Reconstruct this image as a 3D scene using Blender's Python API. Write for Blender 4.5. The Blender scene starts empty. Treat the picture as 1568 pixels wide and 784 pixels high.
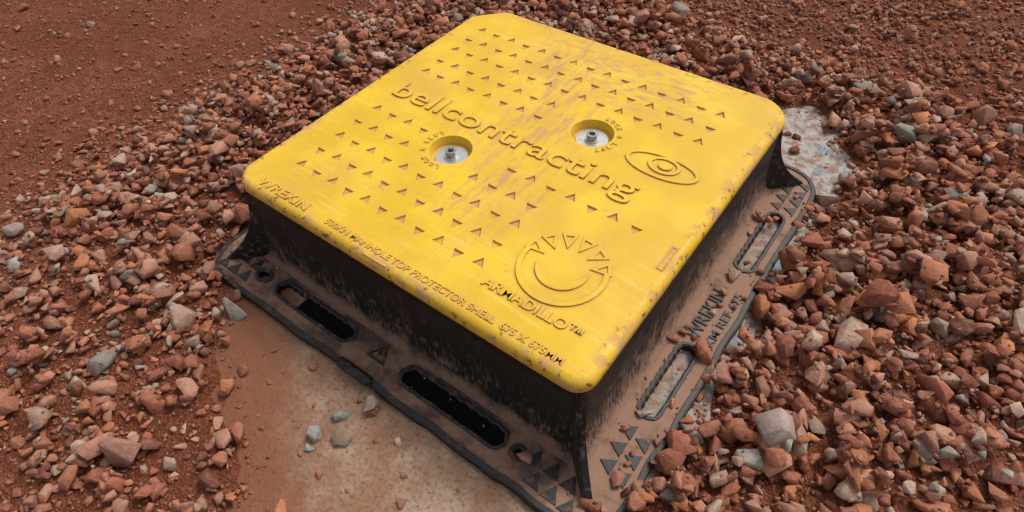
import bpy, bmesh, numpy as np, math, random
from mathutils import Vector, Matrix
rng=np.random.default_rng(7); random.seed(7)
sc=bpy.context.scene
sc.view_settings.view_transform='Standard'
try: sc.view_settings.look='None'
except Exception: pass
sc.view_settings.exposure=0
COL=sc.collection
def link(o,parent=None):
    COL.objects.link(o)
    if parent: o.parent=parent
    return o
def mkobj(name,me,parent=None,mats=()):
    o=bpy.data.objects.new(name,me)
    for m in mats: me.materials.append(m)
    return link(o,parent)

# ------------------------------------------------------------------ noise
class VN:
    def __init__(s,seed): s.t=np.random.default_rng(seed).random((256,256))
    def __call__(s,x,y,sc_=1.0,oct=3):
        x=np.asarray(x,float)*sc_;y=np.asarray(y,float)*sc_;o=0;a=1;tot=0
        for i in range(oct):
            xi=np.floor(x).astype(int);yi=np.floor(y).astype(int);fx=x-xi;fy=y-yi
            fx=fx*fx*(3-2*fx);fy=fy*fy*(3-2*fy)
            t=s.t;A=t[xi%256,yi%256];B=t[(xi+1)%256,yi%256];C=t[xi%256,(yi+1)%256];D=t[(xi+1)%256,(yi+1)%256]
            o=o+a*((A*(1-fx)+B*fx)*(1-fy)+(C*(1-fx)+D*fx)*fy);tot+=a;a*=.5;x=x*2.03+17.1;y=y*2.03+5.7
        return o/tot*2-1
N1=VN(1);N2=VN(2);N3=VN(3)
def ss(a,b,x):
    t=np.clip((x-a)/(b-a),0,1);return t*t*(3-2*t)
def sdf(poly,x,y):
    x=np.asarray(x,float);y=np.asarray(y,float)
    d=np.full(x.shape,1e9);ins=np.zeros(x.shape,bool);n=len(poly)
    for i in range(n):
        ax,ay=poly[i];bx,by=poly[(i+1)%n]
        ex,ey=bx-ax,by-ay
        t=np.clip(((x-ax)*ex+(y-ay)*ey)/(ex*ex+ey*ey),0,1)
        d=np.minimum(d,np.hypot(x-ax-t*ex,y-ay-t*ey))
        c=((ay>y)!=(by>y))&(x<(bx-ax)*(y-ay)/((by-ay) if by!=ay else 1e-9)+ax)
        ins^=c
    return np.where(ins,-d,d)
EP=[(-.45,-.50),(-.41,-.60),(-.28,-.67),(-.16,-.76),(-.04,-.80),(.02,-.90),(.04,-1.0),(.60,-1.0),(.54,-.66),(.47,-.58),(.47,-.50)]
EP2=[(.25,.57),(.30,.78),(.42,.83),(.52,.77),(.57,.68),(.55,.50)]
EP3=[(.54,-.25),(.555,-.20),(.562,0),(.566,.25),(.555,.4),(.54,.42)]
def bare(x,y):   # <0 : bare concrete
    w=.060*N1(x,y,8,4)
    return np.minimum(np.minimum(sdf(EP,x,y),sdf(EP2,x,y)),sdf(EP3,x,y)+.012)+w
def rho(x,y): return (np.abs(x)**4+np.abs(y)**4)**.25
def G(x,y):
    r=rho(x,y)+.05*N2(x,y,2.2,2)
    ring=ss(.58,.75,r)*(1-ss(.92,1.25,r))
    left=ss(-.5,-.8,x)
    z=.010+ring*(.014+.014*left)+.010*N1(x,y,2.5,3)*ss(.6,1.2,r)+.0035*N3(x,y,14,3)
    z=z+.007*N2(x,y,6,3)*ss(.7,.9,r)
    b=bare(x,y)
    z=np.where(b<.08,-.02+(z+.02)*ss(-.015,.08,b),z)
    core=ss(.60,.54,np.maximum(np.abs(x),np.abs(y)))
    return z*(1-core)-.03*core

# ------------------------------------------------------------------ material helpers
class NT:
    def __init__(s,name):
        s.m=bpy.data.materials.new(name);s.m.use_nodes=True;s.t=s.m.node_tree;s.t.nodes.clear()
        s.out=s.n('ShaderNodeOutputMaterial');s.b=s.n('ShaderNodeBsdfPrincipled');s.l(s.b.outputs[0],s.out.inputs[0])
        s.geo=s.n('ShaderNodeNewGeometry');s.pos=s.geo.outputs['Position']
    def n(s,t,**k):
        q=s.t.nodes.new(t)
        for a,b in k.items(): setattr(q,a,b)
        return q
    def l(s,a,b): s.t.links.new(a,b)
    def setin(s,i,v):
        if isinstance(v,bpy.types.NodeSocket): s.l(v,i)
        else: i.default_value=v
    def noise(s,scale,detail=4,rough=.55,vec=None,dist=0):
        q=s.n('ShaderNodeTexNoise');q.inputs['Scale'].default_value=scale;q.inputs['Detail'].default_value=detail
        q.inputs['Roughness'].default_value=rough;q.inputs['Distortion'].default_value=dist
        s.l(vec or s.pos,q.inputs['Vector']);return q.outputs['Fac']
    def voro(s,scale,vec=None,feature='F1',out='Distance'):
        q=s.n('ShaderNodeTexVoronoi');q.feature=feature;q.inputs['Scale'].default_value=scale;s.l(vec or s.pos,q.inputs['Vector']);return q.outputs[out]
    def map(s,sc_=(1,1,1),rot=(0,0,0),loc=(0,0,0),vec=None):
        q=s.n('ShaderNodeMapping');q.inputs['Scale'].default_value=sc_;q.inputs['Rotation'].default_value=rot;q.inputs['Location'].default_value=loc
        s.l(vec or s.pos,q.inputs['Vector']);return q.outputs[0]
    def ramp(s,f,a,b,c=0.,d=1.):
        q=s.n('ShaderNodeMapRange');q.interpolation_type='SMOOTHSTEP';s.setin(q.inputs[0],f)
        q.inputs[1].default_value=a;q.inputs[2].default_value=b;q.inputs[3].default_value=c;q.inputs[4].default_value=d;return q.outputs[0]
    def math(s,op,a,b=0.,c=None):
        q=s.n('ShaderNodeMath',operation=op);s.setin(q.inputs[0],a);s.setin(q.inputs[1],b)
        if c is not None: s.setin(q.inputs[2],c)
        return q.outputs[0]
    def mix(s,f,a,b,bt='MIX'):
        q=s.n('ShaderNodeMix',data_type='RGBA',blend_type=bt);s.setin(q.inputs[0],f)
        for i,v in ((6,a),(7,b)):
            if isinstance(v,tuple): q.inputs[i].default_value=(*v,1) if len(v)==3 else v
            else: s.l(v,q.inputs[i])
        return q.outputs[2]
    def bump(s,h,strength=.5,dist=.002,nrm=None):
        q=s.n('ShaderNodeBump');q.inputs['Strength'].default_value=strength;q.inputs['Distance'].default_value=dist;s.l(h,q.inputs['Height'])
        if nrm: s.l(nrm,q.inputs['Normal'])
        return q.outputs[0]
    def add(s,*tm):
        o=None
        for v,w in tm:
            t=s.math('MULTIPLY',v,w);o=t if o is None else s.math('ADD',o,t)
        return o
    def xyz(s,v=None):
        q=s.n('ShaderNodeSeparateXYZ');s.l(v or s.pos,q.inputs[0]);return q.outputs
    def fin(s,col,rough=.8,nrm=None,spec=.3,metal=0.):
        s.setin(s.b.inputs['Base Color'],(*col,1) if isinstance(col,tuple) else col)
        s.setin(s.b.inputs['Roughness'],rough);s.b.inputs['Specular IOR Level'].default_value=spec;s.setin(s.b.inputs['Metallic'],metal)
        if nrm: s.l(nrm,s.b.inputs['Normal'])
        return s.m
def ao(k,dist,samples=4):
    q=k.n('ShaderNodeAmbientOcclusion');q.samples=samples;q.inputs['Distance'].default_value=dist;return q.outputs['AO']
def lidmat(name,floor=0.0,fcol=(.54,.29,.15)):
    k=NT(name)
    X,Y,Z=k.xyz()
    base=k.mix(k.ramp(k.noise(7,4),.35,.65),(.70,.425,.016),(.82,.520,.022))
    wob=k.math('MULTIPLY_ADD',k.noise(5,3),.25,-.125)
    xx=k.math('ADD',k.math('ADD',X,wob),k.math('MULTIPLY',Y,.22))
    band=k.ramp(k.math('ABSOLUTE',xx),.20,.02)
    st=k.noise(1,5,.6,vec=k.map((80,13,10),rot=(0,0,-.22)))
    st=k.math('ADD',st,k.math('MULTIPLY_ADD',k.noise(70,3,.6),.30,-.15))
    d1=k.math('MULTIPLY',band,k.ramp(st,.42,.66))
    d1=k.math('MULTIPLY',d1,k.ramp(Y,-.36,-.12,.25,1))
    up=k.math('MULTIPLY',k.ramp(k.math('ABSOLUTE',k.math('SUBTRACT',Y,.33)),.17,.03),k.ramp(k.math('ABSOLUTE',k.math('SUBTRACT',X,.05)),.38,.12))
    d2=k.math('MULTIPLY',up,k.ramp(k.noise(1,6,.65,vec=k.map((30,70,10))),.42,.66))
    sp=k.ramp(k.noise(150,4,.6),.55,.70)
    pt=k.ramp(k.noise(6,4),.40,.60)
    d3=k.math('MULTIPLY',sp,k.math('MULTIPLY',pt,.85))
    haze=k.math('MULTIPLY',k.ramp(k.noise(5,5,.65,vec=k.map(loc=(4,2,0))),.42,.72),.36)
    d3=k.math('MAXIMUM',d3,haze)
    ed=k.ramp(k.math('MAXIMUM',k.math('ABSOLUTE',X),k.math('ABSOLUTE',Y)),.408,.448)
    d4=k.math('MULTIPLY',ed,k.ramp(k.noise(28,5,.65),.42,.62))
    sw=k.math('MULTIPLY',k.ramp(k.noise(1,3,vec=k.map((8,130,10),rot=(0,0,.9))),.54,.72),k.ramp(k.noise(4,2),.42,.62))
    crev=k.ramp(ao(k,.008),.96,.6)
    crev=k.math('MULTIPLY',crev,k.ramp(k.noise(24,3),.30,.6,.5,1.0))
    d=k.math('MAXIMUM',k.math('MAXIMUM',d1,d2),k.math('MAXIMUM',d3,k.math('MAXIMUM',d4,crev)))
    d=k.math('MULTIPLY',d,.80)
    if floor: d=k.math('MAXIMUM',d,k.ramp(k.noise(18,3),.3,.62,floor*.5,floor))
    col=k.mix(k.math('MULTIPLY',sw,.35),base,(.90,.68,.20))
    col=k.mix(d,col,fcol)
    chip=k.math('MULTIPLY',ed,k.ramp(k.noise(55,4,.7),.58,.64))
    col=k.mix(k.math('MULTIPLY',chip,.85),col,(.15,.055,.03))
    bv=k.n('ShaderNodeBevel');bv.samples=4;bv.inputs['Radius'].default_value=.0016
    n=k.bump(k.add((k.noise(40,4,.6),1),(k.noise(1,4,.7,vec=k.map((60,500,60),rot=(0,0,.9))),.16),(k.noise(380,2),.14)),.22,.003,bv.outputs[0])
    return k.fin(col,k.ramp(d,0,.6,.44,.9),n,.28)
M_lid=lidmat('yellow_painted_lid');M_rec=lidmat('yellow_dusty_recess',.85);M_side=lidmat('yellow_dark_letter_side',.9,(.36,.19,.075))  # M_side: darker brown on letter side faces so the outlines read
def blackmat(name,wall):
    k=NT(name);X,Y,Z=k.xyz()
    nz=k.xyz(k.geo.outputs['Normal'])[2]
    side=k.ramp(X,.43,.46)
    if wall:
        v=k.noise(1,5,.65,vec=k.map((210,210,28)))
        v2=k.noise(26,4,.6)
        v=k.math('ADD',k.math('MULTIPLY',v,.62),k.math('MULTIPLY',v2,.38))
        h=k.ramp(Z,.21,.02,0,1)
        thr=k.math('ADD',k.math('MULTIPLY',h,.095),k.math('MULTIPLY',side,.115))
        f=k.ramp(k.math('ADD',v,thr),.55,.76)
        f=k.math('MULTIPLY',f,k.ramp(Z,.235,.04,.35,.9))
        low=k.ramp(k.math('ADD',Z,k.math('MULTIPLY_ADD',k.noise(22,4),.06,-.03)),.046,.020)
        f=k.math('MAXIMUM',f,k.math('MULTIPLY',low,.8))
    else:
        f=k.math('MULTIPLY',k.ramp(nz,.75,.98),k.ramp(k.math('ADD',k.noise(16,5,.65),k.math('MULTIPLY',side,.12)),.36,.60,.25,.95))
    dcol=k.mix(k.noise(60,4),(.19,.100,.064),(.34,.20,.135))
    dcol=k.mix(k.math('MULTIPLY',side,.4),dcol,(.43,.26,.175))
    col=k.mix(f,(.011,.011,.012),dcol)
    h1=k.noise(240,4,.65)
    if wall: h1=k.add((h1,.8),(k.noise(1,3,.6,vec=k.map((170,170,14))),1.))
    bp=k.bump(h1,.45,.0018)
    return k.fin(col,k.ramp(f,0,.6,.48,.95),bp,.35)
M_wall=blackmat('black_plastic_wall',True);M_fl=blackmat('black_plastic_flange',False)
k=NT('black_plastic_clean');f=k.ramp(k.noise(70,4,.6),.50,.72,0,.6)
M_blk=k.fin(k.mix(f,(.014,.014,.016),(.24,.14,.09)),k.ramp(f,0,.6,.42,.9),k.bump(k.noise(200,3),.3,.001),.4)
k=NT('slot_shade_black');M_slotshade=k.fin((.006,.006,.006),.9,None,.1)  # near-black colour painted in for the shade inside the slots
k=NT('galvanised_steel');f=k.ramp(k.noise(60,4,.6),.5,.7)
M_st=k.fin(k.mix(f,(.62,.63,.63),(.45,.40,.33)),k.ramp(f,0,1,.32,.6),k.bump(k.noise(180,3),.2,.0008),.5,k.ramp(f,0,1,.85,.3))
k=NT('bolt_steel');M_bolt=k.fin(k.mix(k.ramp(k.noise(150,3),.45,.7),(.42,.42,.43),(.20,.15,.11)),.35,None,.5,.9)
k=NT('red_soil');X,Y,Z=k.xyz()
a=k.mix(k.ramp(k.noise(3,5,.6),.35,.65),(.205,.062,.030),(.31,.108,.056))
a=k.mix(k.ramp(k.noise(45,5,.7),.40,.65),a,(.165,.046,.024))
g1=k.noise(230,3,.75)
a=k.mix(k.ramp(g1,.52,.66,0,.8),a,(.42,.18,.11))
a=k.mix(k.ramp(g1,.46,.34,0,.7),a,(.085,.028,.016))
M_soil=k.fin(a,.95,k.bump(k.add((k.noise(14,6,.72),3.0),(k.voro(190),1.0),(g1,1.2)),.9,.007),.1)
k=NT('dusty_concrete');X,Y,Z=k.xyz()
a=k.mix(k.ramp(k.noise(14,5,.6),.35,.65),(.47,.34,.245),(.38,.265,.19))
a=k.mix(k.ramp(k.noise(7,6,.7),.38,.60,.10,.85),a,(.32,.17,.10))
g1=k.noise(110,4,.7)
a=k.mix(k.ramp(g1,.50,.66,0,.8),a,(.21,.095,.056))
a=k.mix(k.ramp(k.noise(45,5,.7),.55,.70,0,.7),a,(.23,.10,.06))
dl=k.math('ADD',k.math('MULTIPLY',k.math('ADD',X,.39),.58),k.math('MULTIPLY',k.math('ADD',Y,.58),.815))
dl=k.math('ADD',dl,k.math('MULTIPLY_ADD',k.noise(9,5,.65),.36,-.18))
a=k.mix(k.ramp(dl,.22,.0,.0,.92),a,(.25,.098,.054))
side=k.ramp(X,.47,.53);back=k.ramp(k.math('ADD',X,Y),.9,1.1)
pale=k.mix(k.ramp(k.noise(40,5,.7),.42,.60),(.46,.44,.41),(.32,.20,.145))
a=k.mix(k.math('MULTIPLY',side,.85),a,pale);
a=k.mix(back,a,pale)
blue=k.math('MULTIPLY',k.math('MULTIPLY',side,k.ramp(k.noise(19,3,.5,vec=k.map(loc=(.3,.1,0))),.55,.60)),k.ramp(k.noise(90,3),.38,.52))
a=k.mix(k.math('MULTIPLY',blue,.7),a,(.18,.34,.43))
M_conc=k.fin(a,.93,k.bump(k.add((k.noise(30,5,.7),1.6),(g1,1.),(k.noise(300,2),.4)),.85,.005),.15)
k=NT('crushed_rock');at=k.n('ShaderNodeAttribute');at.attribute_name='col';c=at.outputs['Color']
n1=k.noise(80,4,.65);n2=k.noise(260,3,.7)
c1=k.mix(k.ramp(n1,.40,.68,0,.40),c,k.mix(.5,c,(.60,.40,.30)))
c1=k.mix(k.ramp(n2,.50,.70,0,.45),c1,k.mix(.65,c1,(.09,.03,.02)))
c1=k.mix(k.math('MULTIPLY',k.ramp(k.noise(38,3,.6),.45,.68),.48),c1,(.32,.118,.066))
M_rock=k.fin(c1,.9,k.bump(k.add((n1,1.),(n2,.35)),.6,.006),.2)

# ------------------------------------------------------------------ ground sheet
def axis(a,b,step,far):
    core=np.arange(a,b,step);l=[a-step];r=[core[-1]+step];s=step
    while l[-1]>-far: s*=1.35;l.append(l[-1]-s)
    s=step
    while r[-1]<far: s*=1.35;r.append(r[-1]+s)
    return np.concatenate([l[::-1],core,r])
ax=axis(-3.4,2.0,.013,120);ay=axis(-1.6,3.0,.013,120)
XX,YY=np.meshgrid(ax,ay,indexing='ij')
ZZ=G(XX,YY)
nx,ny=XX.shape
def fastmesh(name,V,F,nper):
    me=bpy.data.meshes.new(name)
    me.vertices.add(len(V));me.vertices.foreach_set('co',np.asarray(V,np.float32).ravel())
    nf=len(F);me.loops.add(nf*nper);me.loops.foreach_set('vertex_index',np.asarray(F,np.int32).ravel())
    me.polygons.add(nf);me.polygons.foreach_set('loop_start',np.arange(0,nf*nper,nper,dtype=np.int32))
    me.update(calc_edges=True);return me
idx=np.arange(nx*ny).reshape(nx,ny)
F=np.stack([idx[:-1,:-1],idx[1:,:-1],idx[1:,1:],idx[:-1,1:]],-1).reshape(-1,4)
me=fastmesh('ground',np.stack([XX,YY,ZZ],-1).reshape(-1,3),F,4)
me.polygons.foreach_set('use_smooth',np.ones(len(F),bool))
mkobj('ground',me,None,[M_soil])
bm=bmesh.new();bmesh.ops.create_cube(bm,size=1)
for v in bm.verts: v.co=Vector((v.co.x*2.0,v.co.y*2.1,v.co.z*.12-.06))
bmesh.ops.bevel(bm,geom=bm.edges[:],offset=.008,segments=2,affect='EDGES')
me=bpy.data.meshes.new('concrete_slab');bm.to_mesh(me);mkobj('concrete_slab',me,None,[M_conc])

# ------------------------------------------------------------------ cover
root=bpy.data.objects.new('manhole_protector_cover',None);COL.objects.link(root)
def rrect(hx,hy,rad,n=8):
    pts=[]
    for (sx,sy,k0,a0) in ((1,-1,'F',-90),(1,1,'R',0),(-1,1,'K',90),(-1,-1,'L',180)):
        r,chf=rad[k0];cx,cy=sx*(hx-r),sy*(hy-r)
        A0=math.radians(a0);A1=math.radians(a0+90)
        for i in range(n+1):
            t=i/n;a=A0+(A1-A0)*t
            ex=(1-chf)*math.cos(a)+chf*(math.cos(A0)*(1-t)+math.cos(A1)*t)
            ey=(1-chf)*math.sin(a)+chf*(math.sin(A0)*(1-t)+math.sin(A1)*t)
            pts.append((cx+r*ex,cy+r*ey))
    return pts
def loft(rings,caps=True):
    bm=bmesh.new();R=[[bm.verts.new(p) for p in r] for r in rings];n=len(R[0])
    for a,b in zip(R[:-1],R[1:]):
        for i in range(n): bm.faces.new((a[i],a[(i+1)%n],b[(i+1)%n],b[i]))
    if caps: bm.faces.new(R[0][::-1]);bm.faces.new(R[-1])
    bmesh.ops.recalc_face_normals(bm,faces=bm.faces[:]);return bm
TOP=.270;BOT=.240
def lidrad(ins):
    return {'F':(max(.036-ins,.014),.1),'R':(max(.062-ins*.6,.03),.35),'K':(max(.078-ins*.6,.04),.85),'L':(max(.046-ins*.8,.014),.4)}
rings=[]
prof=[(.012,BOT),(.003,BOT+.001),(0,BOT+.005)]+[(.016*(1-math.cos(math.radians(a))),TOP-.016+.016*math.sin(math.radians(a))) for a in (0,15,30,45,60,75,90)]
for ins,z in prof: rings.append([(x,y,z) for x,y in rrect(.451-ins,.451-ins,lidrad(ins))])
bm=loft(rings);lid_me=bpy.data.meshes.new('lid');bm.to_mesh(lid_me);bm.free()
lid=mkobj('lid',lid_me,root,[M_lid,M_rec])
REC=[(-.108,-.117),(.118,.106)]
cb=bmesh.new()
def prism(bm,pts,z0,z1,s0):
    c=np.mean(pts,0);a=[bm.verts.new((c[0]+(p[0]-c[0])*s0,c[1]+(p[1]-c[1])*s0,z0)) for p in pts];b=[bm.verts.new((*p,z1)) for p in pts]
    n=len(pts)
    for i in range(n): bm.faces.new((a[i],a[(i+1)%n],b[(i+1)%n],b[i]))
    bm.faces.new(a[::-1]);bm.faces.new(b)
def tri(cx,cy,up,s=.0135):
    pts=[(-1,-.72),(1,-.72),(0,.95)] if up else [(-1,.72),(0,-.95),(1,.72)]
    return [(cx+p[0]*s,cy+p[1]*s) for p in pts]
def okp(x,y): return all(math.hypot(x-r[0],y-r[1])>.088 for r in REC)
def row(x0,x1,y,first_up=True,p=.0495):
    i=0;x=x0
    while x<=x1+.001:
        u=(i%2==0)==first_up
        if okp(x,y): prism(cb,tri(x+random.uniform(-.001,.001),y+(.006 if u else -.004),u),TOP-.0042,TOP+.002,.80)
        x+=p;i+=1
for j,y in enumerate((.320,.262,.204)): row(-.368,.372,y,j%2==0)
for j,y in enumerate((.140,.084)): row(-.364,.03 if j==0 else .0,y,j%2==1)
row(-.353,-.2,-.100,True);row(.045,.37,-.100,False)
row(-.354,.15,-.163,False);row(-.350,.15,-.222,True);row(-.348,.15,-.282,False);row(-.346,.15,-.340,True)
for rx,ry in REC:
    pts=[(rx+.049*math.cos(t),ry+.049*math.sin(t)) for t in np.linspace(0,2*math.pi,49)[:-1]]
    prism(cb,pts,TOP-.021,TOP+.002,.90)
bmesh.ops.recalc_face_normals(cb,faces=cb.faces[:])
cme=bpy.data.meshes.new('cut');cb.to_mesh(cme);cut=bpy.data.objects.new('cut',cme);COL.objects.link(cut)
md=lid.modifiers.new('b','BOOLEAN');md.operation='DIFFERENCE';md.object=cut;md.solver='EXACT'
dg=bpy.context.evaluated_depsgraph_get();dg.update()
nm=bpy.data.meshes.new_from_object(lid.evaluated_get(dg));lid.modifiers.clear();lid.data=nm;nm.name='lid'
bpy.data.objects.remove(cut)
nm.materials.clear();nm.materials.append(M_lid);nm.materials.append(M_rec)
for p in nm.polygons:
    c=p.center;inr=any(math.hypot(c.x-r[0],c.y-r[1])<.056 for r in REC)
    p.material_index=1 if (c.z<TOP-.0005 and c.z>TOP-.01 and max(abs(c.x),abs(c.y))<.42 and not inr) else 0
    p.use_smooth = max(abs(c.x),abs(c.y))>.43

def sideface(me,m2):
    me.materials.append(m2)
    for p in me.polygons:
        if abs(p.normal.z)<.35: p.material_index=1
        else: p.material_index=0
def curve_mesh(name,splines,extr,bev,parent,mat,z,cyclic=True,side=None):
    cu=bpy.data.curves.new(name,'CURVE');cu.dimensions='2D';cu.fill_mode='BOTH';cu.extrude=extr;cu.bevel_depth=bev;cu.bevel_resolution=1
    for pts in splines:
        sp=cu.splines.new('POLY');sp.points.add(len(pts)-1)
        for q,p in zip(sp.points,pts): q.co=(p[0],p[1],0,1)
        sp.use_cyclic_u=cyclic
    o=bpy.data.objects.new(name,cu);COL.objects.link(o);dg=bpy.context.evaluated_depsgraph_get();dg.update()
    me=bpy.data.meshes.new_from_object(o.evaluated_get(dg));bpy.data.objects.remove(o)
    for v in me.vertices: v.co.z+=z
    me.materials.clear();o=mkobj(name,me,parent,[mat])
    if side: sideface(me,side)
    return o
def text(name,body,x0,y0,w,hgt,rotz,z,mat,extr=.0012,bev=.0006,font_off=0,side=None):
    cu=bpy.data.curves.new(name,'FONT');cu.body=body;cu.size=1;cu.offset=font_off
    o=bpy.data.objects.new(name,cu);COL.objects.link(o);dg=bpy.context.evaluated_depsgraph_get();dg.update()
    me=bpy.data.meshes.new_from_object(o.evaluated_get(dg))
    P=np.array([v.co[:] for v in me.vertices]);wx=P[:,0].max()-P[:,0].min();xm=P[:,0].min();s=w/wx
    bpy.data.meshes.remove(me)
    sy=hgt/.70
    cu.extrude=extr;cu.bevel_depth=bev/s;cu.bevel_resolution=0
    dg.update();me=bpy.data.meshes.new_from_object(o.evaluated_get(dg));bpy.data.objects.remove(o)
    ca,sa=math.cos(rotz),math.sin(rotz)
    zz=[v.co.z for v in me.vertices];zr=max(zz) or 1
    for v in me.vertices:
        a=(v.co.x-xm)*s;b=v.co.y*sy;v.co=(x0+a*ca-b*sa,y0+a*sa+b*ca,z+v.co.z/zr*(extr+bev))
    me.materials.clear();o=mkobj(name,me,root,[mat]);me.update()
    if side: sideface(me,side)
    return o
text('lettering_main','bellcontracting',-.366,-.036,.660,.060,0.0,TOP,M_lid,.0028,.0010,.002,side=M_side)
text('lettering_product','ARMADILLO\u2122',.183,-.374,.205,.021,.0,TOP,M_lid,.0022,.0004,.01,side=M_side)
text('lettering_edge','500KN MANHOLE TOP PROTECTOR SHELL  675 X 675MM',-.168,-.431,.560,.0145,.0,TOP-.0003,M_lid,.0018,.0003,.008,side=M_side)
text('lettering_maker','WREKIN',-.378,-.432,.150,.021,.0,TOP-.0003,M_lid,.0022,.0005,.01,side=M_side)
for (rx,ry),mid in ((REC[0],215),(REC[1],18)):
    s='LOCK & LIFT'
    for i,ch in enumerate(s):
        if ch==' ': continue
        a=math.radians(mid+(5-i)*13.5)
        x=rx+.056*math.cos(a);y=ry+.056*math.sin(a)
        text('lettering_lock',ch,x-.004*math.cos(a-math.pi/2),y-.004*math.sin(a-math.pi/2),.0085,.0115,a-math.pi/2,TOP,M_lid,.0014,.0003,.01,side=M_side)
def ell(cx,cy,a,b,t0=0,t1=360,n=48,rot=0):
    r=[]
    for t in np.linspace(math.radians(t0),math.radians(t1),n):
        x=a*math.cos(t);y=b*math.sin(t);r.append((cx+x*math.cos(rot)-y*math.sin(rot),cy+x*math.sin(rot)+y*math.cos(rot)))
    return r
def ringpts(cx,cy,a,b,w,rot=0): return [ell(cx,cy,a,b,0,355,60,rot),ell(cx,cy,a-w,b-w,0,355,60,rot)]
curve_mesh('logo_eye_outline',ringpts(.298,.088,.082,.038,.0075,.03),.0024,.0006,root,M_lid,TOP,side=M_side)
curve_mesh('logo_eye_iris',ringpts(.302,.092,.035,.026,.0065,.03),.0024,.0006,root,M_lid,TOP,side=M_side)
curve_mesh('logo_eye_pupil',[ell(.304,.092,.015,.012,0,350,30)],.0030,.0006,root,M_lid,TOP,side=M_side)
cx,cy=.283,-.262
def arc(r0,r1,t0,t1,ox=0,oy=0):
    return ell(cx,cy,r0,r0,t0,t1,30)+ell(cx+ox,cy+oy,r1,r1,t1,t0,30)
def crescent(r,t0,t1,dep):
    o=ell(cx,cy,r,r,t0,t1,34);n=[]
    for i,t in enumerate(np.linspace(math.radians(t1),math.radians(t0),34)):
        q=r-dep*math.sin(math.pi*i/33)-.0006;n.append((cx+q*math.cos(t),cy+q*math.sin(t)))
    return o+n
curve_mesh('logo_arc',[arc(.085,.076,172,385)],.0026,.0006,root,M_lid,TOP,side=M_side)
curve_mesh('logo_crescent',[crescent(.050,195,380,.022)],.0026,.0006,root,M_lid,TOP,side=M_side)
wedges=[]
for a in range(32,172,27):
    t=math.radians(a);t1=math.radians(a-10);t2=math.radians(a+10)
    o=[(cx+.050*math.cos(t),cy+.050*math.sin(t)),(cx+.088*math.cos(t1),cy+.088*math.sin(t1)),(cx+.088*math.cos(t2),cy+.088*math.sin(t2))]
    c=np.mean(o,0);i_=[tuple(c+(np.array(p)-c)*.60) for p in o];wedges+=[o,i_]
curve_mesh('logo_rays',wedges,.0022,.0004,root,M_lid,TOP,side=M_side)
curve_mesh('edge_mark',[[(-.045,-.444),(.012,-.444),(.012,-.428),(-.045,-.428)],[(-.040,-.441),(.007,-.441),(.007,-.431),(-.040,-.431)]],.0010,.0005,root,M_rec,TOP-.002)
curve_mesh('edge_mark_side',[[(.420,-.165),(.432,-.165),(.432,-.10),(.420,-.10)],[(.423,-.162),(.429,-.162),(.429,-.103),(.423,-.103)]],.0012,.0005,root,M_rec,TOP-.0002)

for i,(rx,ry) in enumerate(REC):
    zf=TOP-.021
    bm=bmesh.new();prev=None
    for r,z in ((.037,zf+.0005),(.037,zf+.0025),(.0362,zf+.003),(.0165,zf+.003),(.0165,zf+.0055),(.016,zf+.006),(.006,zf+.006)):
        ring=[bm.verts.new((rx+r*math.cos(t),ry+r*math.sin(t),z)) for t in np.linspace(0,2*math.pi,41)[:-1]]
        if prev:
            for q in range(40): bm.faces.new((prev[q],prev[(q+1)%40],ring[(q+1)%40],ring[q]))
        prev=ring
    me=bpy.data.meshes.new('washer');bm.to_mesh(me);mkobj('washer',me,root,[M_st])
    bm=bmesh.new();n=30;sets=[]
    for r,z in ((.0125,zf+.006),(.0125,zf+.0175),(.0115,zf+.0185)):
        sets.append([bm.verts.new((rx+r*math.cos(2*math.pi*j/n),ry+r*math.sin(2*math.pi*j/n),z)) for j in range(n)])
    def hexp(j,r):
        a=2*math.pi*j/n;s=((a+math.pi/6)%(math.pi/3))-math.pi/6;rr=r*math.cos(math.pi/6)/math.cos(s);return rr*math.cos(a),rr*math.sin(a)
    for z in (zf+.0185,zf+.0095): sets.append([bm.verts.new((rx+hexp(j,.0078)[0],ry+hexp(j,.0078)[1],z)) for j in range(n)])
    for A,B in zip(sets[:-1],sets[1:]):
        for q in range(n): bm.faces.new((A[q],A[(q+1)%n],B[(q+1)%n],B[q]))
    bm.faces.new(sets[-1]);bmesh.ops.recalc_face_normals(bm,faces=bm.faces[:])
    me=bpy.data.meshes.new('socket_bolt');bm.to_mesh(me);mkobj('socket_bolt',me,root,[M_bolt])

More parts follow.
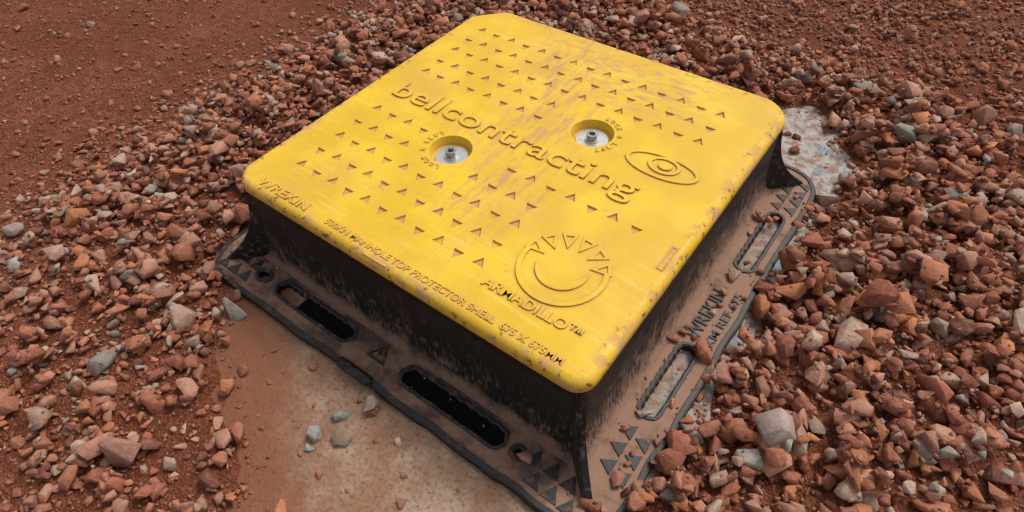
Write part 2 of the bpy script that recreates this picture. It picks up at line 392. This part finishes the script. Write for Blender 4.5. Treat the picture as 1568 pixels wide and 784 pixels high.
def R4(r): return {c:(r,0) for c in 'FRKL'}
wr=[(.405,.2385),(.440,.2385),(.4435,.236),(.4435,.226),(.4405,.224),(.4415,.200),(.4430,.15),(.445,.10),(.448,.06),(.452,.035),(.458,.0235),(.470,.0165)]
bm=loft([[(x,y,z) for x,y in rrect(h_,h_,R4(.03))] for h_,z in wr],False)
me=bpy.data.meshes.new('frame_walls');bm.to_mesh(me)
for p in me.polygons: p.use_smooth=True
mkobj('frame_walls',me,root,[M_wall])
def slot(x0,x1,y0,y1,r=.012,n=5):
    hx,hy=(x1-x0)/2,(y1-y0)/2;cx_,cy_=(x0+x1)/2,(y0+y1)/2
    return [(cx_+a,cy_+b) for a,b in rrect(hx,hy,R4(min(r,hx*.98,hy*.98)),n)]
def wavy(x0,x1,y0,y1,n=34,wv=.0022):
    p=[]
    for s_ in (0,1):
        for i in range(n):
            t=i/(n-1) if s_==0 else 1-i/(n-1);x=x0+(x1-x0)*t;m=(y0+y1)/2;L=(x1-x0);r=(y1-y0)/2
            q=min(t,1-t)*L;e=math.sqrt(max(0,1-(1-min(q/r,1))**2));e=max(e,.04)
            yy=y0 if s_==0 else y1
            p.append((x,m+(yy-m)*e+(wv*math.sin(i*1.9)*e if s_ else random.uniform(-.001,.001))))
    return p
outer=rrect(.565,.565,R4(.085),8)
dens=[]
for i in range(len(outer)):
    a=outer[i];b=outer[(i+1)%len(outer)];L=math.hypot(b[0]-a[0],b[1]-a[1]);m=max(1,int(L/.02))
    for q in range(m):
        t=q/m;x=a[0]+(b[0]-a[0])*t;y=a[1]+(b[1]-a[1])*t
        w=.0045*float(N1(x,y,16,2));f=1+w/.56;dens.append((x*f,y*f))
holes=[slot(-.452,.452,-.452,.452,.02)]
holes+=[wavy(-.345,-.095,-.522,-.484),wavy(.055,.318,-.522,-.482)]
holes+=[ell(-.398,-.503,.020,.012,0,340,18),ell(.352,-.503,.011,.010,0,340,16)]
holes+=[[(-b,a) for a,b in wavy(-.30,-.105,-.527,-.489)],[(-b,a) for a,b in wavy(.15,.37,-.530,-.492)]]
holes+=[[(b,a) for a,b in wavy(-.30,-.105,-.527,-.489)],[(b,a) for a,b in wavy(.15,.37,-.530,-.492)],wavy(-.3,-.1,.49,.525),wavy(.1,.3,.49,.525)]
curve_mesh('frame_flange',[dens]+holes,.0065,.0025,root,M_fl,.0091)
def bead(pts,w=.005):
    c=np.mean(pts,0);P=np.array(pts);nx_=np.roll(P,-1,0)-np.roll(P,1,0);nn=np.stack([nx_[:,1],-nx_[:,0]],1);nn/=np.linalg.norm(nn,axis=1)[:,None]+1e-9
    if np.sum(nn*(P-c))<0: nn=-nn
    return [tuple(q) for q in P+nn*w]
sp=[]
for h_ in holes[1:]:
    sp+=[bead(h_,.0062),bead(h_,.0006)]
curve_mesh('slot_rims',sp,.0012,.0008,root,M_blk,.0190)
curve_mesh('flange_rim',[bead(dens,-.0012),bead(dens,-.0095)],.0012,.0010,root,M_blk,.0190)
curve_mesh('slot_shade_plate',[slot(-.27,-.088,-.528,-.476,.006),slot(.05,.324,-.528,-.476,.006)],.0012,.0004,root,M_slotshade,.0032)  # added black plates under the slots, standing in for shade in the hollow
tr=[]
def ft(x,y,s=.0165,ang=0):
    p=[(-1,-.8),(1,-.8),(0,.9)];return [(x+s*(a*math.cos(ang)-b*math.sin(ang)),y+s*(a*math.sin(ang)+b*math.cos(ang))) for a,b in p]
for x,y in ((-.512,-.492),(-.474,-.490),(-.436,-.492),(-.512,-.528),(-.474,-.528),(-.436,-.528)): tr.append(ft(x,y,.0155))
for x,y in ((.385,-.492),(.425,-.492),(.463,-.495),(.405,-.528),(.445,-.530),(.482,-.532)): tr.append(ft(x,y,.0165))
for x,y in ((.495,-.345),(.530,-.352),(.495,-.385),(.530,-.392),(.497,-.425),(.530,-.432)): tr.append(ft(x,y,.0155,math.pi/2))
for y in (.40,.435,.47,.505):
    for x in (.495,.530): tr.append(ft(x,y,.0145,math.pi/2))
curve_mesh('flange_triangles',tr,.0012,.0008,root,M_blk,.0188)
w1=ft(-.015,-.496,.026);w2=ft(-.015,-.497,.0185)
curve_mesh('warning_triangle',[w1,w2,[(-.018,-.488),(-.010,-.499),(-.014,-.499),(-.016,-.508),(-.021,-.496),(-.017,-.496)]],.0012,.0005,root,M_blk,.0188)
text('flange_lettering','WREKIN',.512,-.085,.150,.030,math.pi/2,.0185,M_blk,.0024,.0006,.01)
text('flange_lettering_small','KM REF 675',.545,-.085,.165,.018,math.pi/2,.0185,M_blk,.0018,.0004,.01)
bm=bmesh.new();bmesh.ops.create_cube(bm,size=1)
for v in bm.verts: v.co=Vector((v.co.x*.105-.028,v.co.y*.020-.562,v.co.z*.030+.0205+(.003 if v.co.x>0 else 0)))
bmesh.ops.bevel(bm,geom=bm.edges[:],offset=.008,segments=3,affect='EDGES')
me=bpy.data.meshes.new('lifting_lug');bm.to_mesh(me)
for p in me.polygons: p.use_smooth=True
mkobj('lifting_lug',me,root,[M_blk])
def gusset(sx,sy):
    d=Vector((sx,sy,0)).normalized();s=Vector((-d.y,d.x,0))
    prof=[]
    for i in range(15):
        t=i/14;z=.236-(.236-.014)*t;out=.607+.012+.030*t+.092*(t**3.2);prof.append((out,z))
    bm=bmesh.new();A=[]
    for o_,z in prof:
        w=.0062+.002*(1-z/.24);A.append([bm.verts.new(d*o_+s*(w*q)+Vector((0,0,z))) for q in (1,-1)]+[bm.verts.new(d*(.59)+s*((w+.004)*q)+Vector((0,0,z))) for q in (-1,1)])
    for a,b in zip(A[:-1],A[1:]):
        for i in range(4): bm.faces.new((a[i],a[(i+1)%4],b[(i+1)%4],b[i]))
    bm.faces.new(A[0]);bm.faces.new(A[-1][::-1]);bmesh.ops.recalc_face_normals(bm,faces=bm.faces[:])
    es=[e for e in bm.edges if all(abs((v.co-Vector((0,0,v.co.z))).length)>.6 for v in e.verts) and abs(e.verts[0].co.z-e.verts[1].co.z)>.001]
    bmesh.ops.bevel(bm,geom=es,offset=.003,segments=2,affect='EDGES')
    me=bpy.data.meshes.new('corner_gusset');bm.to_mesh(me);mkobj('corner_gusset',me,root,[M_blk])
for sx,sy in ((1,-1),(-1,-1),(1,1),(-1,1)): gusset(sx,sy)

# ------------------------------------------------------------------ gravel
def hull(npts,seed,bev):
    r=np.random.default_rng(seed);P=r.normal(size=(npts,3));P/=np.linalg.norm(P,axis=1)[:,None];P*=r.uniform(.78,1.1,(npts,1))
    P*=np.array([1,r.uniform(.58,.95),r.uniform(.45,.8)])
    bm=bmesh.new();[bm.verts.new(p) for p in P];bmesh.ops.convex_hull(bm,input=bm.verts[:])
    bmesh.ops.delete(bm,geom=[v for v in bm.verts if not v.link_faces],context='VERTS')
    bmesh.ops.dissolve_limit(bm,angle_limit=math.radians(20),verts=bm.verts[:],edges=bm.edges[:])
    if bev:
        bmesh.ops.bevel(bm,geom=bm.edges[:],offset=.028,segments=1,affect='EDGES',clamp_overlap=True)
    bmesh.ops.triangulate(bm,faces=bm.faces[:]);bm.verts.index_update()
    V=np.array([v.co[:] for v in bm.verts]);V-=V.mean(0);V/=np.abs(V[:,0]).max()
    T=np.array([[v.index for v in f.verts] for f in bm.faces]);bm.free();return V,T
BIG=[hull(int(9+s%7),100+s,True) for s in range(32)]
SML=[hull(9,300+s,False) for s in range(12)]
PAL=np.array([(.30,.098,.056),(.41,.205,.138),(.43,.160,.070),(.43,.30,.225),(.30,.285,.24),(.16,.052,.034),(.37,.138,.078)])
PW=np.array([.25,.21,.15,.11,.035,.10,.145]);PW/=PW.sum()
CELL=.006;gx0,gy0=-3.3,-1.55;GX=np.arange(gx0,1.9,CELL);GY=np.arange(gy0,2.9,CELL)
gX,gY=np.meshgrid(GX,GY,indexing='ij');HM=G(gX,gY);inside=(np.abs(gX)<.45)&(np.abs(gY)<.45)
sl=(np.abs(gX)<1.0)&(np.abs(gY)<1.05);HM[sl]=np.maximum(HM[sl],0)
fl=(np.abs(gX)<.563)&(np.abs(gY)<.563);HM[fl]=.019;HM[inside]=.3
def field(x,y):
    r=rho(x,y)+.08*N2(x,y,3,3)
    core=ss(.555,.59,r)*(1-ss(.98,1.28,r))
    mixl=ss(-.70,-.84,y+.06*N1(x,y,4,2))*ss(.2,-.1,x)
    d=core*(1-.40*mixl)
    leftdirt=ss(-1.08,-1.38,x)*ss(1.7,1.0,y)
    far=ss(1.02,1.25,r)
    patch=.55+.45*ss(-.4,.3,N3(x,y,2.2,3))
    d=np.maximum(d,far*(.66*patch*(1-leftdirt)+.070*leftdirt))
    b=bare(x,y)
    d=d*(.05+.95*ss(-.01,.07,b))
    m=np.maximum(np.abs(x),np.abs(y))
    onf=.012+.05*(x>.47)+.22*((x>.52)&(y<-.33))*ss(.50,.56,x)+.06*((x>.50)&(y<.2)&(y>-.1))
    d=np.where(m<.562,onf,d)
    size=.0275-.009*far-.002*mixl+.005*ss(.5,.7,x)*(1-far)
    size=np.where(m<.562,.020,size)
    return d,size,far,leftdirt
def place(xs,ys,rs,mode):
    out=[]
    for i in range(len(xs)):
        x,y,r=xs[i],ys[i],rs[i]
        ci=int((x-gx0)/CELL);cj=int((y-gy0)/CELL);w=max(1,int(r*.85/CELL))
        if ci-w<0 or cj-w<0 or ci+w+1>=HM.shape[0] or cj+w+1>=HM.shape[1]: continue
        P=HM[ci-w:ci+w+1,cj-w:cj+w+1]
        if P.max()>.12: continue
        base=.6*P.mean()+.4*P.max() if mode else P.mean()
        hz=r*.62
        z=base+hz*.45
        out.append((x,y,z,r,i))
        if mode:
            g=np.arange(-w,w+1)*CELL;q=1-(g[:,None]**2+g[None,:]**2)/(r*.95)**2
            cap=z+hz*.7*np.sqrt(np.clip(q,0,1));np.maximum(P,np.where(q>0,cap,-9),out=P)
    return out
def sample(nn,x0,x1,y0,y1): return rng.uniform(x0,x1,nn),rng.uniform(y0,y1,nn)
inst_big=[];inst_sml=[]
def keep(x,y): return (y> -1.5)&(x>-3.2)&(y<2.8)&(x<1.85)&~((x>1.3)&(y<-.5))
xs,ys=sample(290000,-3.2,1.8,-1.5,2.8);k_=keep(xs,ys)
d,s,far,ld=field(xs,ys)
b=bare(xs,ys);m=np.maximum(np.abs(xs),np.abs(ys))
pf=np.where(ld>.5,.36,.64)*np.where(far>.5,1,.45);pf=pf*(.22+.78*ss(-.08,.06,b));pf=np.where(m<.57,.07,pf);pf=pf*np.clip(1.6/np.hypot(xs-.66,ys+.87)**1.0,0,1)
pf=pf*(.40+.60*ss(-.3,.2,N3(xs,ys,5,3)))
sel=k_&(rng.random(len(xs))<pf)&~(m<.455);xs,ys,ldd,bb=xs[sel],ys[sel],ld[sel],b[sel]
rs=np.clip(rng.lognormal(math.log(.0036),.42,len(xs)),.0016,.010);rs*=np.where(np.maximum(abs(xs),abs(ys))<.58,.7,1)*np.where(ldd>.5,.85,1)*np.where(bb<0,.62,1)
inst_sml+=[(o,0) for o in place(xs,ys,rs,0)]
xs,ys=sample(50000,-3.2,1.8,-1.5,2.8);d,s,far,ld=field(xs,ys)
sel=keep(xs,ys)&(rng.random(len(xs))<d*np.where(far>.5,1.1,.62));xs,ys=xs[sel],ys[sel]
rs=np.clip(rng.lognormal(math.log(.0082),.27,len(xs)),.0045,.014)
inst_big+=[(o,1) for o in place(xs,ys,rs,1)]
xs,ys=sample(62000,-3.2,1.8,-1.5,2.8);d,s,far,ld=field(xs,ys)
sel=keep(xs,ys)&(rng.random(len(xs))<d*np.where(far>.5,.42,.76));xs,ys,s=xs[sel],ys[sel],s[sel]
rs=np.clip(s/2*rng.lognormal(0,.36,len(xs)),.008,.036)
o=rng.permutation(len(xs));xs,ys,rs=xs[o],ys[o],rs[o]
inst_big+=[(q,2) for q in place(xs,ys,rs,1)]
xs,ys=sample(12000,-2,1.5,-1.2,1.8);d,s,far,ld=field(xs,ys);sel=keep(xs,ys)&(rng.random(len(xs))<d)
xs,ys=xs[sel],ys[sel];rs=np.clip(rng.lognormal(math.log(.0045),.35,len(xs)),.002,.009)
inst_sml+=[(q,0) for q in place(xs,ys,rs,0)]
SP=[(.0465,-.589,.025,(.34,.31,.27)),(.0145,-.644,.021,(.27,.28,.22)),(.0024,-.704,.016,(.30,.36,.34)),(.012,-.728,.012,(.30,.36,.34)),(.0517,-.675,.020,(.29,.27,.19)),
(.716,-.234,.036,(.42,.33,.29)),(.592,-.146,.030,(.36,.16,.12)),(-.825,-.767,.036,(.46,.29,.21)),(-.247,-.944,.036,(.34,.18,.14)),(.37,-.505,.017,(.36,.20,.15)),(.525,-.44,.017,(.34,.14,.10)),(.50,-.30,.016,(.44,.34,.28)),(.505,.06,.014,(.40,.22,.15)),(.48,.27,.015,(.40,.20,.14)),(.11,-.64,.008,(.3,.14,.1)),(.2,-.66,.007,(.3,.14,.1)),
(-.12,-.60,.010,(.32,.12,.08)),(-.22,-.62,.009,(.34,.16,.11)),(-.05,-.66,.007,(.3,.14,.1)),(.23,-.70,.009,(.3,.14,.1)),(.30,-.62,.006,(.3,.14,.1))]
sp_out=[(q,3) for q in place([a[0] for a in SP],[a[1] for a in SP],[a[2] for a in SP],1)]
def build(inst,lib):
    Vs=[];Ts=[];Cs=[];off=0
    arr=np.array([o[:4] for o,_ in inst]);typ=np.array([t for _,t in inst]);ids=np.array([o[4] for o,_ in inst]);n=len(arr)
    var=rng.integers(0,len(lib),n);yaw=rng.uniform(0,2*math.pi,n);tx=rng.normal(0,.30,n);ty=rng.normal(0,.30,n)
    far=ss(1.0,1.3,rho(arr[:,0],arr[:,1]))
    pi=rng.choice(len(PAL),n,p=PW);C=PAL[pi]*np.clip(rng.lognormal(0,.18,(n,1)),.6,1.3)
    soil=np.array((.26,.090,.048))
    mixf=(far*.40+np.where(typ==0,.3,0))[:,None];C=C*(1-mixf)+soil*mixf
    for q in np.where(typ==3)[0]: C[q]=SP[ids[q]][3]
    scl=arr[:,3][:,None]*rng.uniform(.82,1.18,(n,3));scl[:,2]*=rng.uniform(.8,1.1,n)
    for v in range(len(lib)):
        s=np.where(var==v)[0]
        if not len(s): continue
        V,T=lib[v];m=len(s)
        P=V[None]*scl[s][:,None,:]
        cx,sx_=np.cos(tx[s]),np.sin(tx[s]);cy,sy_=np.cos(ty[s]),np.sin(ty[s]);cz,sz_=np.cos(yaw[s]),np.sin(yaw[s])
        x,y,z=P[...,0],P[...,1],P[...,2]
        y,z=y*cx[:,None]-z*sx_[:,None],y*sx_[:,None]+z*cx[:,None]
        x,z=x*cy[:,None]+z*sy_[:,None],-x*sy_[:,None]+z*cy[:,None]
        x,y=x*cz[:,None]-y*sz_[:,None],x*sz_[:,None]+y*cz[:,None]
        P=np.stack([x,y,z],-1)+arr[s][:,None,:3]
        Vs.append(P.reshape(-1,3));Ts.append((T[None]+(np.arange(m)*len(V))[:,None,None]+off).reshape(-1,3));Cs.append(np.repeat(C[s],len(V),0));off+=m*len(V)
    return np.concatenate(Vs),np.concatenate(Ts),np.concatenate(Cs)
A=build(inst_big+sp_out,BIG);B=build(inst_sml,SML)
V=np.concatenate([A[0],B[0]]);T=np.concatenate([A[1],B[1]+len(A[0])]);C=np.concatenate([A[2],B[2]])
me=fastmesh('gravel',V,T,3)
at=me.attributes.new('col','FLOAT_COLOR','POINT');at.data.foreach_set('color',np.concatenate([C,np.ones((len(C),1))],1).astype(np.float32).ravel())
mkobj('gravel',me,None,[M_rock])

# ------------------------------------------------------------------ light
w=bpy.data.worlds.new('World');sc.world=w;w.use_nodes=True;nt=w.node_tree;nt.nodes.clear()
sky=nt.nodes.new('ShaderNodeTexSky');sky.sky_type='NISHITA';sky.sun_disc=False
EL=math.radians(57);AZ=math.radians(15)
sky.sun_elevation=EL;sky.sun_rotation=AZ;sky.dust_density=4;sky.air_density=1.0
hs=nt.nodes.new('ShaderNodeHueSaturation');hs.inputs['Saturation'].default_value=.3
bg=nt.nodes.new('ShaderNodeBackground');bg.inputs[1].default_value=.15;ou=nt.nodes.new('ShaderNodeOutputWorld')
nt.links.new(sky.outputs[0],hs.inputs['Color']);nt.links.new(hs.outputs[0],bg.inputs[0]);nt.links.new(bg.outputs[0],ou.inputs[0])
L=bpy.data.lights.new('sun','SUN');L.energy=1.5;L.angle=math.radians(14);L.color=(1,.95,.88)
lo=bpy.data.objects.new('sun',L);COL.objects.link(lo)
dr=Vector((math.sin(AZ)*math.cos(EL),math.cos(AZ)*math.cos(EL),math.sin(EL)))
lo.rotation_euler=dr.to_track_quat('Z','Y').to_euler();lo.location=dr*5
# ------------------------------------------------------------------ camera
yaw,pitch,roll=.6838,.8498,-.0573
f=Vector((-math.sin(yaw)*math.cos(pitch),math.cos(yaw)*math.cos(pitch),-math.sin(pitch)))
r=f.cross(Vector((0,0,1))).normalized();u=r.cross(f)
r2=r*math.cos(roll)+u*math.sin(roll);u2=-r*math.sin(roll)+u*math.cos(roll)
cam=bpy.data.cameras.new('camera');cam.sensor_width=36;cam.lens=943.8/1568*36;cam.clip_end=1000;cam.clip_start=.01
co=bpy.data.objects.new('camera',cam);COL.objects.link(co)
M=Matrix((( r2.x,u2.x,-f.x,.6650),(r2.y,u2.y,-f.y,-.8732),(r2.z,u2.z,-f.z,1.1271),(0,0,0,1)));co.matrix_world=M
sc.camera=co
